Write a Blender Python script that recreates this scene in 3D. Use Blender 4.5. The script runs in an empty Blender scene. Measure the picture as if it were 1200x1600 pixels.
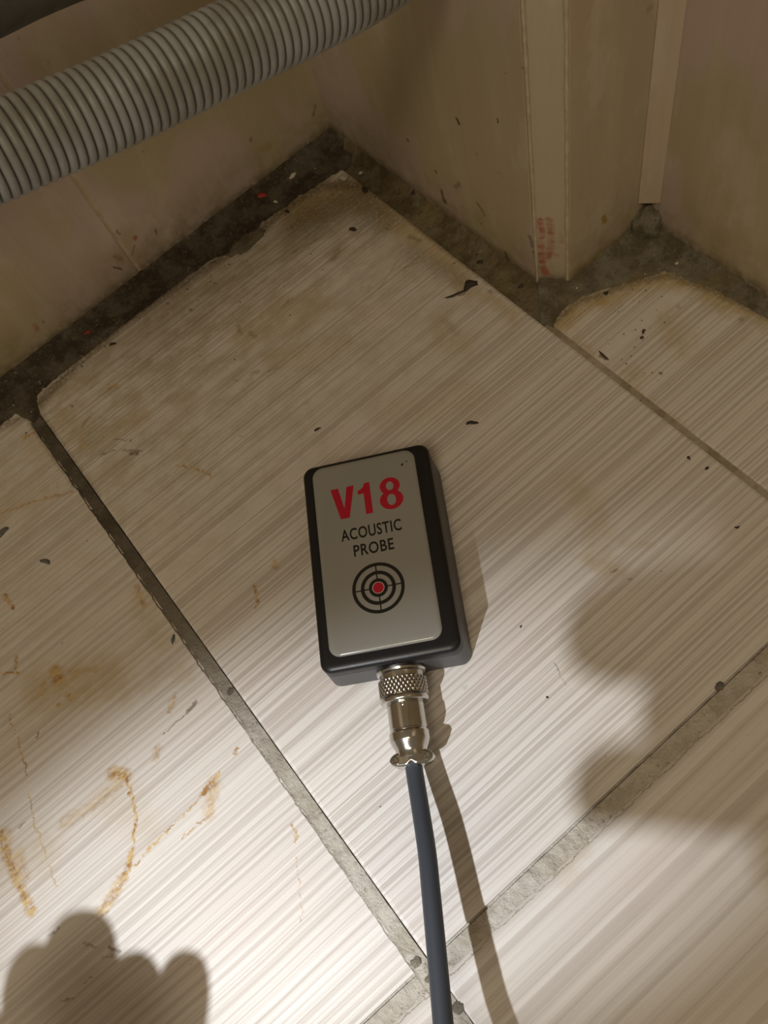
import bpy, bmesh, math, random
from mathutils import Vector, Matrix, noise
import numpy as np

# ------------------------------------------------------------------ camera, world, lamps
F, H = 1245.97, 0.32                       # focal length in pixels of a 1200x1600 frame, height over the tiles
DN = np.array([0.206764, 0.40820166, 0.88916818])      # straight down, seen by the camera
AY = np.array([-0.61645956, -0.65136587, 0.44238006])  # world y, seen by the camera
BX = np.array([0.75975408, -0.6396045, 0.1169608])     # world x, seen by the camera
def P3(u, v): return np.array([u - 600, v - 800, F])
def at(u, v, z=0.):
    r = P3(u, v); P = r * (H - z) / (r @ DN); return Vector((P @ BX, P @ AY, z))
def onx(u, v, x):
    r = P3(u, v); P = r * x / (r @ BX); return Vector((x, P @ AY, H - P @ DN))
def ony(u, v, y):
    r = P3(u, v); P = r * y / (r @ AY); return Vector((P @ BX, y, H - P @ DN))
cd = bpy.data.cameras.new('camera'); cam = bpy.data.objects.new('camera', cd)
bpy.context.collection.objects.link(cam)
rt = Vector((BX[0], AY[0], -DN[0])); up = -Vector((BX[1], AY[1], -DN[1])); fw = Vector((BX[2], AY[2], -DN[2]))
m = Matrix((rt, up, -fw)).transposed().to_4x4(); m.translation = (0, 0, H)
cam.matrix_world = m
cd.sensor_fit = 'VERTICAL'; cd.sensor_height = 36; cd.lens = F / 1600 * 36; cd.clip_start = .01
bpy.context.scene.camera = cam

world = bpy.data.worlds.new('world'); bpy.context.scene.world = world; world.use_nodes = True
wb = world.node_tree.nodes['Background']
wb.inputs[0].default_value = (1.0, .80, .53, 1); wb.inputs[1].default_value = .175

def lamp(kind, name, loc, aim, energy, color, **kw):
    d = bpy.data.lights.new(name, kind); d.energy = energy; d.color = color
    for k, v in kw.items(): setattr(d, k, v)
    o = bpy.data.objects.new(name, d); bpy.context.collection.objects.link(o); o.location = loc
    o.rotation_euler = (Vector(aim) - Vector(loc)).to_track_quat('-Z', 'Y').to_euler()
    return o
TORCH = (-.235, -.05, .32)
torch = lamp('SPOT', 'torch_light', TORCH, (-.042, .052, 0), 6.2, (.93, .965, 1), spot_size=math.radians(27), spot_blend=.95, shadow_soft_size=.0035)
AIM, MAJ0, MAJ1 = at(490, 1350), at(100, 1420), at(1100, 1080)      # oval beam: its centre and the line of its long axis on the floor
zz = (Vector(TORCH) - AIM).normalized(); xx = (MAJ1 - MAJ0); xx = (xx - zz * xx.dot(zz)).normalized(); yy = zz.cross(xx)
mt = Matrix((xx, yy, zz)).transposed().to_4x4(); mt.translation = TORCH
torch.matrix_world = mt @ Matrix.Diagonal((2.35, 1.0, 1.0, 1.0))
lamp('AREA', 'ceiling_light', (-.8, -.9, 2.3), (0, .1, 0), 12.0, (1, .82, .57), shape='DISK', size=.7)

sc = bpy.context.scene
sc.view_settings.view_transform = 'Standard'; sc.view_settings.look = 'None'
sc.view_settings.gamma = 1; sc.view_settings.use_curve_mapping = False; sc.view_settings.exposure = 0.0

# ------------------------------------------------------------------ helpers
col = bpy.context.collection
def mesh(name, V, Fc, mat, parent=None, smooth=False):
    me = bpy.data.meshes.new(name); me.from_pydata([tuple(v) for v in V], [], Fc); me.update()
    if smooth:
        for p in me.polygons: p.use_smooth = True
    o = bpy.data.objects.new(name, me); col.objects.link(o)
    if mat: me.materials.append(mat)
    if parent: o.parent = parent
    return o
def bmo(name, bm, mat, parent=None, smooth=False):
    me = bpy.data.meshes.new(name); bmesh.ops.recalc_face_normals(bm, faces=bm.faces[:]); bm.to_mesh(me); bm.free()
    if smooth:
        for p in me.polygons: p.use_smooth = True
    o = bpy.data.objects.new(name, me); col.objects.link(o)
    if mat: me.materials.append(mat)
    if parent: o.parent = parent
    return o
def empty(name, loc, rz=0):
    o = bpy.data.objects.new(name, None); col.objects.link(o); o.location = loc; o.rotation_euler = (0, 0, rz); o.empty_display_size = .02
    return o
def tag(o, label=None, cat=None, group=None, kind=None):
    if label: o['label'] = label
    if cat: o['category'] = cat
    if group: o['group'] = group
    if kind: o['kind'] = kind
    return o
def soft(o, deg=35):
    me = o.data
    me.shade_smooth() if hasattr(me, 'shade_smooth') else None
    try: me.set_sharp_from_angle(angle=math.radians(deg))
    except Exception: pass
    return o
def box_bm(x0, x1, y0, y1, z0, z1, bevel=0, seg=2):
    bm = bmesh.new()
    vs = [bm.verts.new(p) for p in ((x0,y0,z0),(x1,y0,z0),(x1,y1,z0),(x0,y1,z0),(x0,y0,z1),(x1,y0,z1),(x1,y1,z1),(x0,y1,z1))]
    for f in ((3,2,1,0),(4,5,6,7),(0,1,5,4),(1,2,6,5),(2,3,7,6),(3,0,4,7)): bm.faces.new([vs[i] for i in f])
    if bevel: bmesh.ops.bevel(bm, geom=bm.edges[:], offset=bevel, segments=seg, affect='EDGES', profile=.6)
    return bm

# ------------------------------------------------------------------ materials
class NT:
    def __init__(s, name):
        s.m = bpy.data.materials.new(name); s.m.use_nodes = True; s.t = s.m.node_tree
        s.b = s.t.nodes['Principled BSDF']; s.tc = s.t.nodes.new('ShaderNodeTexCoord')
    def n(s, typ, ins=None, **kw):
        nd = s.t.nodes.new(typ)
        for k, v in kw.items(): setattr(nd, k, v)
        for k, v in (ins or {}).items():
            if isinstance(v, bpy.types.NodeSocket): s.t.links.new(v, nd.inputs[k])
            elif v is not None: nd.inputs[k].default_value = v
        return nd
    def math(s, op, a, b=0., clamp=False):
        return s.n('ShaderNodeMath', {0: a, 1: b}, operation=op, use_clamp=clamp).outputs[0]
    def vmul(s, v, k): return s.n('ShaderNodeVectorMath', {0: v, 1: k}, operation='MULTIPLY').outputs[0]
    def vadd(s, v, k): return s.n('ShaderNodeVectorMath', {0: v, 1: k}, operation='ADD').outputs[0]
    def noise(s, vec, scale=1., detail=3., rough=.5, out=0):
        return s.n('ShaderNodeTexNoise', {'Vector': vec, 'Scale': scale, 'Detail': detail, 'Roughness': rough}).outputs[out]
    def ramp(s, fac, a, b, c0=0., c1=1.):     # smooth map range
        return s.n('ShaderNodeMapRange', {0: fac, 1: a, 2: b, 3: c0, 4: c1}, interpolation_type='SMOOTHSTEP').outputs[0]
    def mix(s, fac, a, b, blend='MIX'):
        nd = s.n('ShaderNodeMix', data_type='RGBA', blend_type=blend)
        for i, v in ((0, fac), (6, a), (7, b)):
            if isinstance(v, bpy.types.NodeSocket): s.t.links.new(v, nd.inputs[i])
            else: nd.inputs[i].default_value = (*v, 1) if isinstance(v, tuple) and len(v) == 3 else v
        return nd.outputs[2]
    def set(s, **kw):
        for k, v in kw.items():
            k = {'color': 'Base Color', 'rough': 'Roughness', 'metal': 'Metallic', 'normal': 'Normal', 'spec': 'Specular IOR Level', 'coat': 'Coat Weight', 'coatr': 'Coat Roughness'}[k]
            if isinstance(v, bpy.types.NodeSocket): s.t.links.new(v, s.b.inputs[k])
            else: s.b.inputs[k].default_value = (*v, 1) if isinstance(v, tuple) and len(v) == 3 else v
        return s.m
    def bump(s, h, dist, strength=1., normal=None):
        return s.n('ShaderNodeBump', {'Height': h, 'Distance': dist, 'Strength': strength, 'Normal': normal}).outputs[0]

def stroke_group():
    g = bpy.data.node_groups.new('stain_stroke', 'ShaderNodeTree')
    for nm, tp in (('Vector','NodeSocketVector'),('A','NodeSocketVector'),('BA','NodeSocketVector'),('Inv','NodeSocketFloat'),('R0','NodeSocketFloat'),('R1','NodeSocketFloat'),('Amount','NodeSocketFloat'),('Prev','NodeSocketFloat')):
        g.interface.new_socket(nm, in_out='INPUT', socket_type=tp)
    g.interface.new_socket('Mask', in_out='OUTPUT', socket_type='NodeSocketFloat')
    N, L = g.nodes.new, g.links.new
    gi = N('NodeGroupInput'); go = N('NodeGroupOutput')
    def vm(op, a, b):
        n = N('ShaderNodeVectorMath'); n.operation = op; L(a, n.inputs[0])
        if b is not None: L(b, n.inputs[3] if op == 'SCALE' else n.inputs[1])
        return n
    def mm(op, a, b, cl=False):
        n = N('ShaderNodeMath'); n.operation = op; n.use_clamp = cl; L(a, n.inputs[0]); L(b, n.inputs[1]); return n.outputs[0]
    ser = mm('MULTIPLY', gi.outputs['Prev'], gi.outputs['Prev']); tiny = N('ShaderNodeMath'); tiny.operation = 'MULTIPLY'; L(ser, tiny.inputs[0]); tiny.inputs[1].default_value = 1e-9
    pa = vm('ADD', vm('SUBTRACT', gi.outputs['Vector'], gi.outputs['A']).outputs[0], tiny.outputs[0]).outputs[0]
    t = mm('MULTIPLY', vm('DOT_PRODUCT', pa, gi.outputs['BA']).outputs['Value'], gi.outputs['Inv'], True)
    pr = vm('SCALE', gi.outputs['BA'], t).outputs[0]
    ln = vm('LENGTH', vm('SUBTRACT', pa, pr).outputs[0], None).outputs['Value']
    mr = N('ShaderNodeMapRange'); mr.interpolation_type = 'SMOOTHSTEP'
    L(ln, mr.inputs[0]); L(gi.outputs['R0'], mr.inputs[1]); L(gi.outputs['R1'], mr.inputs[2]); mr.inputs[3].default_value = 1; mr.inputs[4].default_value = 0
    L(mm('MAXIMUM', mm('MULTIPLY', mr.outputs[0], gi.outputs['Amount']), gi.outputs['Prev']), go.inputs[0])
    return g
SG = stroke_group()
def px2m(p):                                   # metres per pixel around a point
    P = Vector(p); d = P - Vector((0, 0, H)); return abs(d.dot(fw)) / F
def strokes(nt, vec, lst, where=at):
    """lst: (points in photo pixels, radius px, softness 0..1, amount) -> one mask socket"""
    prev = None
    for pts, r, s, amt in lst:
        if len(pts) == 1: pts = [pts[0], (pts[0][0] + .5, pts[0][1] + .5)]
        for i in range(len(pts) - 1):
            A = where(*pts[i]); B = where(*pts[i+1]); k = px2m(A); BA = B - A
            n = nt.n('ShaderNodeGroup', node_tree=SG)
            nt.t.links.new(vec, n.inputs['Vector'])
            n.inputs['A'].default_value = A; n.inputs['BA'].default_value = BA
            n.inputs['Inv'].default_value = 1 / max(BA.length_squared, 1e-12)
            n.inputs['R0'].default_value = r * k * (1 - s); n.inputs['R1'].default_value = r * k * (1 + s * .6) + 1e-5
            n.inputs['Amount'].default_value = amt
            if prev is not None: nt.t.links.new(prev, n.inputs['Prev'])
            prev = n.outputs[0]
    return prev if prev is not None else nt.n('ShaderNodeValue').outputs[0]
def wob(nt, amp, scale=300.):
    o = nt.tc.outputs['Object']
    d = nt.n('ShaderNodeVectorMath', {0: nt.noise(o, scale, 3., .6, out=1), 1: (.5, .5, .5)}, operation='SUBTRACT').outputs[0]
    return nt.vadd(o, nt.vmul(d, (amp, amp, amp)))

def tile_mat(name, seed, freq=1., contrast=1., rust=(), dark=(), faint=(), green=(), wall_dirt=1.):
    nt = NT(name); o = nt.tc.outputs['Object']
    # gentle waviness of the ribs
    wv = nt.math('MULTIPLY', nt.noise(nt.vadd(nt.vmul(o, (14, 20, 0)), (seed, 3.1, 0)), 1., 2.), .0016)
    sh = nt.vadd(o, nt.n('ShaderNodeCombineXYZ', {1: wv}).outputs[0])
    def rib(kx, ky, off, det=1.):
        return nt.noise(nt.vadd(nt.vmul(sh, (kx, ky * freq, 0)), (seed + off, seed * 2 + off, 0)), 1., det, .5)
    r1 = rib(1.3, 640., 0., 1.); r2 = rib(1.1, 190., 7., 1.); r3 = rib(3., 1300. / freq ** .6, 13., 1.)
    hgt = nt.math('ADD', nt.math('MULTIPLY', r1, .62), nt.math('ADD', nt.math('MULTIPLY', r2, .30), nt.math('MULTIPLY', r3, .22)))
    lines = nt.ramp(hgt, .48, .64)
    bands = nt.ramp(r2, .35, .65)
    c = nt.mix(lines, (.50, .445, .40), (.83, .80, .765))
    c = nt.mix(.55 * contrast + .1, (.76, .72, .68), c)
    c = nt.mix(nt.math('MULTIPLY', bands, .20 * contrast), c, (.62, .565, .50))
    pink = nt.noise(nt.vadd(o, (seed, 0, 0)), 22., 2.)
    c = nt.mix(nt.ramp(pink, .5, .75, 0., .3), c, (.76, .66, .63))
    # grime that thickens towards the back wall
    y = nt.n('ShaderNodeSeparateXYZ', {0: o}).outputs
    g1 = nt.ramp(y[1], .10, .36, 0., 1.)
    gn = nt.noise(nt.vadd(nt.vmul(o, (1, 1.6, 1)), (seed, 1, 0)), 60., 6., .65)
    gm = nt.math('MULTIPLY', g1, nt.ramp(gn, .36, .66, .16, .72 * wall_dirt))
    c = nt.mix(gm, c, (.40, .33, .20))
    sp = nt.noise(nt.vmul(o, (1, 1.8, 1)), 420., 3., .6)
    c = nt.mix(nt.math('MULTIPLY', nt.math('MULTIPLY', g1, nt.ramp(sp, .62, .72, 0., .75)), nt.ramp(gn, .45, .6)), c, (.17, .13, .07))
    v = wob(nt, .0050, 330.); vs = wob(nt, .0034, 420.); vf = wob(nt, .02, 60.)
    n2 = nt.noise(o, 520., 4., .7); n3 = nt.noise(nt.vmul(o, (.5, 1.6, 1)), 260., 4., .65)
    if faint: c = nt.mix(nt.math('MULTIPLY', strokes(nt, vf, faint), nt.ramp(n3, .3, .65, .45, 1.)), c, (.50, .385, .19))
    if rust:
        mk = nt.math('MULTIPLY', strokes(nt, v, rust), nt.ramp(n2, .32, .54, .25, 1.))
        c = nt.mix(mk, c, nt.mix(nt.ramp(n3, .38, .60), (.36, .19, .065), (.66, .47, .20)))
    if dark: c = nt.mix(nt.math('MULTIPLY', strokes(nt, vs, dark), nt.ramp(n2, .32, .52, .2, 1.)), c, (.12, .085, .04))
    if green: c = nt.mix(strokes(nt, vs, green), c, (.22, .26, .20))
    nrm = nt.bump(hgt, .0007, .9, nt.bump(nt.noise(o, 1800., 2.), .00008, .5))
    return nt.set(color=c, rough=.42, normal=nrm, spec=.35)

def mortar_mat(name, base, lightc, darkc, yel=None, grime=None):
    nt = NT(name); o = nt.tc.outputs['Object']
    a = nt.noise(o, 70., 6., .65); b = nt.noise(o, 420., 5., .7); c3 = nt.noise(o, 1500., 2., .6)
    c = nt.mix(nt.ramp(a, .38, .62), darkc, base)
    c = nt.mix(nt.ramp(b, .55, .75, 0, .7), c, lightc)
    c = nt.mix(nt.ramp(b, .30, .42, .8, 0.), c, tuple(k * .45 for k in darkc))
    if yel: c = nt.mix(nt.ramp(nt.noise(o, 45., 3.), .5, .7, 0, .6), c, yel)
    c = nt.mix(nt.ramp(c3, .70, .78, 0, .5), c, lightc)
    if grime:
        y = nt.n('ShaderNodeSeparateXYZ', {0: o}).outputs[1]
        c = nt.mix(nt.math('MULTIPLY', nt.ramp(y, .03, .26), nt.ramp(a, .2, .6, .7, 1.)), c, grime)
    return nt.set(color=c, rough=.8, spec=.25, normal=nt.bump(nt.math('ADD', a, b), .0016, .8, nt.bump(c3, .0003, .6)))

def wall_mat(name, axis, seed, base=(.50, .43, .295), pinkc=(.56, .455, .415), marks=(), red=(), amber=(), where=None, low=True):
    """glazed wall tile: upright cloudy veins in beige and rose"""
    nt = NT(name); o = nt.tc.outputs['Object']
    k = (3, 3, 3); st = (30, 30, 4)
    c1 = nt.noise(nt.vadd(nt.vmul(o, (11, 11, 7)), (seed, seed, 0)), 1., 3., .55)
    c2 = nt.noise(nt.vadd(nt.vmul(o, (75, 75, 9)), (seed, 0, 4)), 1., 3., .55)
    c3 = nt.noise(nt.vadd(nt.vmul(o, (420, 420, 16)), (seed, 0, 4)), 1., 2., .5)
    c = nt.mix(nt.ramp(c1, .45, .55), base, pinkc)
    c = nt.mix(nt.ramp(c2, .45, .7, 0, .35), c, (.60, .54, .41))
    c = nt.mix(nt.ramp(c3, .45, .75, 0, .13), c, (.42, .34, .24))
    c4 = nt.noise(nt.vadd(nt.vmul(o, (38, 38, 20)), (seed, 8, 0)), 1., 5., .65)
    c = nt.mix(nt.ramp(c4, .52, .66, 0, .40), c, (.66, .60, .50))
    z = nt.n('ShaderNodeSeparateXYZ', {0: o}).outputs[2]
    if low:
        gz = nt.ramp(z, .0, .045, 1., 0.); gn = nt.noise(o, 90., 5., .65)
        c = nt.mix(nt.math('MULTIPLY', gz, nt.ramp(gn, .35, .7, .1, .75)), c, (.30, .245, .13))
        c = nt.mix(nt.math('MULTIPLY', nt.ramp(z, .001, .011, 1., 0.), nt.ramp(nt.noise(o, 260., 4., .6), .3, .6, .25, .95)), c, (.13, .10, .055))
    v = wob(nt, .0030, 420.); n2 = nt.noise(o, 600., 3., .7)
    if red:
        lines = nt.ramp(nt.noise(nt.vmul(o, (120, 120, 420)), 1., 2.), .38, .60, .45, 1.)
        c = nt.mix(nt.math('MULTIPLY', strokes(nt, v, red, where), lines), c, (.40, .11, .085))
    if amber: c = nt.mix(strokes(nt, v, amber, where), c, (.36, .24, .06))
    if marks: c = nt.mix(nt.math('MULTIPLY', strokes(nt, v, marks, where), nt.ramp(n2, .3, .5, .5, 1.)), c, (.06, .045, .03))
    nrm = nt.bump(nt.math('ADD', c3, nt.noise(o, 60., 3.)), .00025, .5)
    return nt.set(color=c, rough=.33, spec=.4, normal=nrm)

def plain(name, color, rough=.5, metal=0., spec=.5, bump=None, var=None, coat=0.):
    nt = NT(name); o = nt.tc.outputs['Object']; c = color
    if var:
        c = nt.mix(nt.ramp(nt.noise(o, var[1], 4., .6), .35, .65), color, var[0])
    kw = dict(color=c, rough=rough, metal=metal, spec=spec, coat=coat)
    if bump: kw['normal'] = nt.bump(nt.noise(o, bump[0], 3., .6), bump[1], bump[2])
    return nt.set(**kw)

# marks in photo pixels: (points, radius, softness, amount)
rustL = [([(176,1208),(196,1212)],9,.8,.8), ([(196,1216),(206,1240),(212,1275),(208,1315)],3,.6,.75), ([(206,1330),(202,1352),(192,1375)],5,.7,.8),
 ([(190,1375),(175,1400),(158,1424)],8,.8,.6), ([(185,1226),(150,1255),(100,1285)],9,.9,.35), ([(341,1210),(318,1240)],3.5,.5,.85), ([(318,1240),(285,1275),(250,1308),(205,1358)],1.6,.5,.7),
 ([(334,1222),(326,1272)],9,.9,.5), ([(322,1278),(285,1310)],2,.6,.6), ([(2,1302),(14,1345),(28,1380),(50,1425)],7,.8,.7), ([(28,1338),(36,1372)],9,.9,.4),
 ([(14,1118),(28,1158),(40,1200)],1.8,.6,.55), ([(46,1240),(54,1285),(66,1320),(88,1384)],1.5,.6,.5), ([(84,1048),(92,1062)],9,.8,.75), ([(108,1088)],5,.7,.8), ([(92,1100)],4,.7,.6),
 ([(2,1052),(32,1052)],1.8,.6,.8), ([(26,1026),(24,1046)],3,.8,.6), ([(8,932),(20,950)],3.5,.7,.8), ([(36,685),(60,673)],2.5,.7,.7), ([(2,802),(50,785),(112,768)],2,.7,.55),
 ([(455,1290),(463,1300),(461,1316)],2.2,.6,.6), ([(463,1340),(468,1390),(472,1440)],1.4,.7,.4), ([(214,916),(224,945)],4,.9,.5), ([(272,1088),(266,1112)],4,.8,.5), ([(366,1176),(371,1168)],3,.6,.8), ([(246,1168),(242,1184)],5,.8,.4)]
rustL = [(p, r * 1.25, q, min(1, m_ * 1.35)) for p, r, q, m_ in rustL] + [([(110,1050),(150,1046)],5,.9,.5), ([(70,1068),(62,1085)],6,.9,.5), ([(14,1300),(8,1330)],8,.9,.5)]
darkL = [([(0,668),(44,648),(66,680),(120,755)],9,.9,.6),([(305,1098),(292,1114)],3.5,.6,.7), ([(290,1116),(256,1148)],1.2,.6,.7), ([(98,1006)],2,.5,.5), ([(140,788)],2.5,.5,.8), ([(76,730)],2,.5,.6),
 ([(75,1462),(92,1450)],2.5,.8,.5), ([(132,1474),(150,1480)],2.5,.8,.5), ([(170,1482),(186,1486)],3,.8,.6), ([(160,1496),(175,1494)],2,.8,.5), ([(132,1536),(144,1526)],2,.7,.6), ([(98,1564),(115,1560)],2,.7,.5),
 ([(30,1292),(40,1284)],2,.7,.5), ([(60,1144),(58,1152)],2,.6,.6), ([(270,1000)],5,.6,.55), ([(40,1190),(42,1210)],2,.7,.5)]
faintL = [([(60,1075),(170,1060)],42,.9,.7), ([(20,1350),(60,1330)],40,.9,.35), ([(180,1250),(230,1290)],40,.9,.22), ([(220,930),(250,1010)],22,.9,.35), ([(0,800),(60,770)],28,.9,.3), ([(60,700),(90,690)],24,.9,.5), ([(190,1060),(280,1060)],20,.9,.35)]
rustC = [([(428,878),(432,888)],6,.8,.7), ([(397,914),(402,932),(401,950)],3.2,.6,.8), ([(276,727),(300,730),(318,736),(332,743)],2.4,.5,.8), ([(170,605),(180,604)],6,.8,.7), ([(132,700),(138,697)],3,.6,.7)]
hemC = [([(58,632),(120,568),(190,507),(300,432),(400,366),(440,330),(505,290),(570,292)],13,.95,.75), ([(60,650),(150,778)],8,.95,.6), ([(580,298),(700,392),(850,502)],7,.95,.5)]
darkC = hemC + [([(470,345),(560,310),(600,340)],42,.95,.55),([(640,390),(720,440)],18,.95,.35),([(158,711),(178,704)],2.2,.7,.5), ([(205,709),(214,708)],4,.6,.75), ([(192,703),(222,705)],1.8,.7,.6), ([(180,687),(205,688)],2,.7,.5), ([(112,633)],2.5,.6,.7), ([(118,627)],1.5,.6,.5),
 ([(262,474)],3,.6,.7), ([(298,484)],3,.6,.6), ([(700,465),(725,458)],3,.7,.7), ([(478,370),(505,355)],4,.8,.4), ([(455,395),(500,372)],2,.8,.4), ([(520,405),(528,392)],6,.8,.35),
 ([(640,370),(655,376)],5,.8,.45), ([(618,340),(625,352)],5,.8,.3), ([(765,455)],5,.8,.5), ([(632,420),(654,408)],2,.7,.5), ([(592,452),(640,380)],1.5,.8,.3), ([(372,510),(376,520)],4,.8,.35), ([(390,520),(398,525)],5,.8,.35),
 ([(440,480),(456,466)],3,.8,.35), ([(420,580),(432,575)],3,.8,.3), ([(365,594),(370,595)],3,.7,.35), ([(394,583),(402,581)],4,.8,.35), ([(376,682),(374,680)],2,.6,.3), ([(695,500),(712,520)],7,.9,.2),
 ([(870,560)],3,.8,.3), ([(955,893),(963,891)],2.5,.7,.5), ([(985,905)],3,.7,.45), ([(140,652),(128,668)],2.5,.8,.4), ([(62,622)],2,.6,.6)]
faintC = [([(470,330),(560,290),(590,300)],42,.9,1.),([(600,330),(720,420)],26,.9,.8),([(720,440),(800,490)],14,.9,.6),([(180,670),(205,655)],20,.9,.6), ([(100,650),(120,690)],16,.9,.5), ([(390,520),(480,480)],35,.9,.45), ([(440,560),(520,540)],30,.9,.3), ([(900,760),(935,830)],26,.9,.4), ([(930,870),(960,890)],24,.9,.55), ([(980,850),(1010,860)],14,.9,.4), ([(690,510),(720,540)],25,.9,.4), ([(620,640),(720,620)],40,.9,.2)]
greenC = [([(866,1036),(872,1050)],1.8,.5,.6), ([(872,1050),(884,1070)],1.2,.6,.45), ([(722,1076),(730,1072)],2,.8,.3)]
darkR = [([(937,555),(950,563)],2.5,.6,.75), ([(960,590),(970,598)],4,.7,.6), ([(1060,480)],3,.7,.4), ([(1158,500)],6,.8,.4), ([(1032,583)],2.5,.6,.7), ([(1028,594)],2,.6,.6), ([(1045,600)],2,.7,.3)]
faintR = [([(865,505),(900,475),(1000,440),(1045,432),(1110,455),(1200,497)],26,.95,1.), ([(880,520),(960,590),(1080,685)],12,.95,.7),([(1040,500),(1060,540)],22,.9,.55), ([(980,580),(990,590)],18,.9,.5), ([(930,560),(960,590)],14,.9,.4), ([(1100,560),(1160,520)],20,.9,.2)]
faintB = [([(900,1335),(880,1360)],24,.9,.30), ([(1130,1120),(1150,1130)],12,.9,.2)]

M = {}
M['tileC'] = tile_mat('ribbed_cream_tile', 3.7, 1., 1., rustC, darkC, faintC, greenC)
M['tileL'] = tile_mat('ribbed_cream_tile_rusty', 11.3, .72, .75, rustL, darkL, faintL, wall_dirt=.6)
M['tileB'] = tile_mat('ribbed_cream_tile_wide', 23.1, .42, .8, (), (), faintB)
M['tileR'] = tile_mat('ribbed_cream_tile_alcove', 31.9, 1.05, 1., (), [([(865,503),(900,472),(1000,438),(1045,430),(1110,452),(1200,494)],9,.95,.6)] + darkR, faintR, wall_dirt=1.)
M['tileO'] = tile_mat('ribbed_cream_tile_outer', 41.9, .8, .8)
M['grout'] = mortar_mat('joint_grout', (.64, .60, .53), (.76, .73, .67), (.50, .455, .38), grime=(.10, .085, .06))
M['dark_lump'] = mortar_mat('dark_lump', (.27, .24, .19), (.40, .36, .30), (.13, .11, .085))
M['joint_filler'] = mortar_mat('joint_filler', (.50, .44, .35), (.58, .53, .45), (.34, .28, .20))
M['black_mortar'] = mortar_mat('sooty_mortar', (.125, .105, .078), (.30, .28, .23), (.055, .043, .027))
M['olive_mortar'] = mortar_mat('olive_mortar', (.21, .175, .11), (.34, .31, .24), (.12, .09, .045), (.24, .19, .09))
M['grey_mortar'] = mortar_mat('grey_mortar', (.235, .215, .165), (.42, .39, .33), (.13, .11, .07), (.25, .21, .11))
M['plaster'] = plain('plaster', (.50, .46, .40), .9)
M['nickel'] = plain('nickel', (.60, .585, .55), .17, 1., var=((.52, .50, .46), 90.))
M['bead'] = plain('pale_filler', (.60, .53, .40), .5, var=((.50, .43, .30), 200.), bump=(400., .0004, .6))
M['lid'] = plain('black_lid_plastic', (.009, .009, .011), .38, bump=(1400., .00006, .5))
M['case'] = plain('grey_case_plastic', (.058, .059, .064), .45, bump=(1400., .00006, .5))
M['seam'] = plain('seam', (.006, .006, .006), .25)
M['label'] = plain('silver_label', (.33, .33, .31), .16, spec=.5, coat=.3)
M['red'] = plain('red_print', (.50, .012, .035), .25)
M['black'] = plain('black_print', (.012, .013, .012), .25)
M['white'] = plain('pale_print', (.60, .56, .50), .3)
M['cable'] = plain('blue_grey_cable', (.047, .054, .067), .5, bump=(900., .00005, .4))
M['hose'] = plain('grey_hose_plastic', (.37, .40, .415), .42, var=((.27, .27, .25), 45.), bump=(500., .0002, .4))
M['pipe'] = plain('dark_grey_pipe', (.10, .105, .10), .5, var=((.06, .06, .05), 60.))
M['skin'] = plain('skin', (.52, .33, .24), .5, var=((.45, .27, .19), 120.), bump=(700., .0002, .5))
M['sleeve'] = plain('sleeve_cloth', (.05, .06, .08), .9)

# ------------------------------------------------------------------ the floor
def S(o): return tag(o, kind='structure')
floor = S(bmo('floor', box_bm(-.95, .50, -.80, .40, -.030, -.0016), M['grout']))
def floor_tile(x0, x1, y0, y1, mat, b=.0009):
    return bmo('tile', box_bm(x0, x1, y0, y1, -.009, 0, b, 2), mat, floor)
XL, XR = -.0622, -.0568                       # joint left of the middle tile
floor_tile(XR, .1607, .0118, .3520, M['tileC'], .0016)
floor_tile(-.2810, XL, .0118, .3500, M['tileL'], .0013)
floor_tile(XR, .1607, -.3500, .0050, M['tileB'])
floor_tile(-.2810, XL, -.3500, .0050, M['tileB'])
floor_tile(.1634, .2345, -.1700, .1860, M['tileR'])
for x0, x1 in ((-.5000, -.2864), (-.7190, -.5054), (-.94, -.7244)):
    floor_tile(x0, x1, .0118, .3500, M['tileO']); floor_tile(x0, x1, -.3500, .0050, M['tileO'])
for x0, x1 in ((-.5000, -.2864), (-.2810, XL), (XR, .1607)):
    floor_tile(x0, x1, -.79, -.3568, M['tileO'])
floor_tile(.1634, .2345, -.55, -.1768, M['tileO'])

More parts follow.
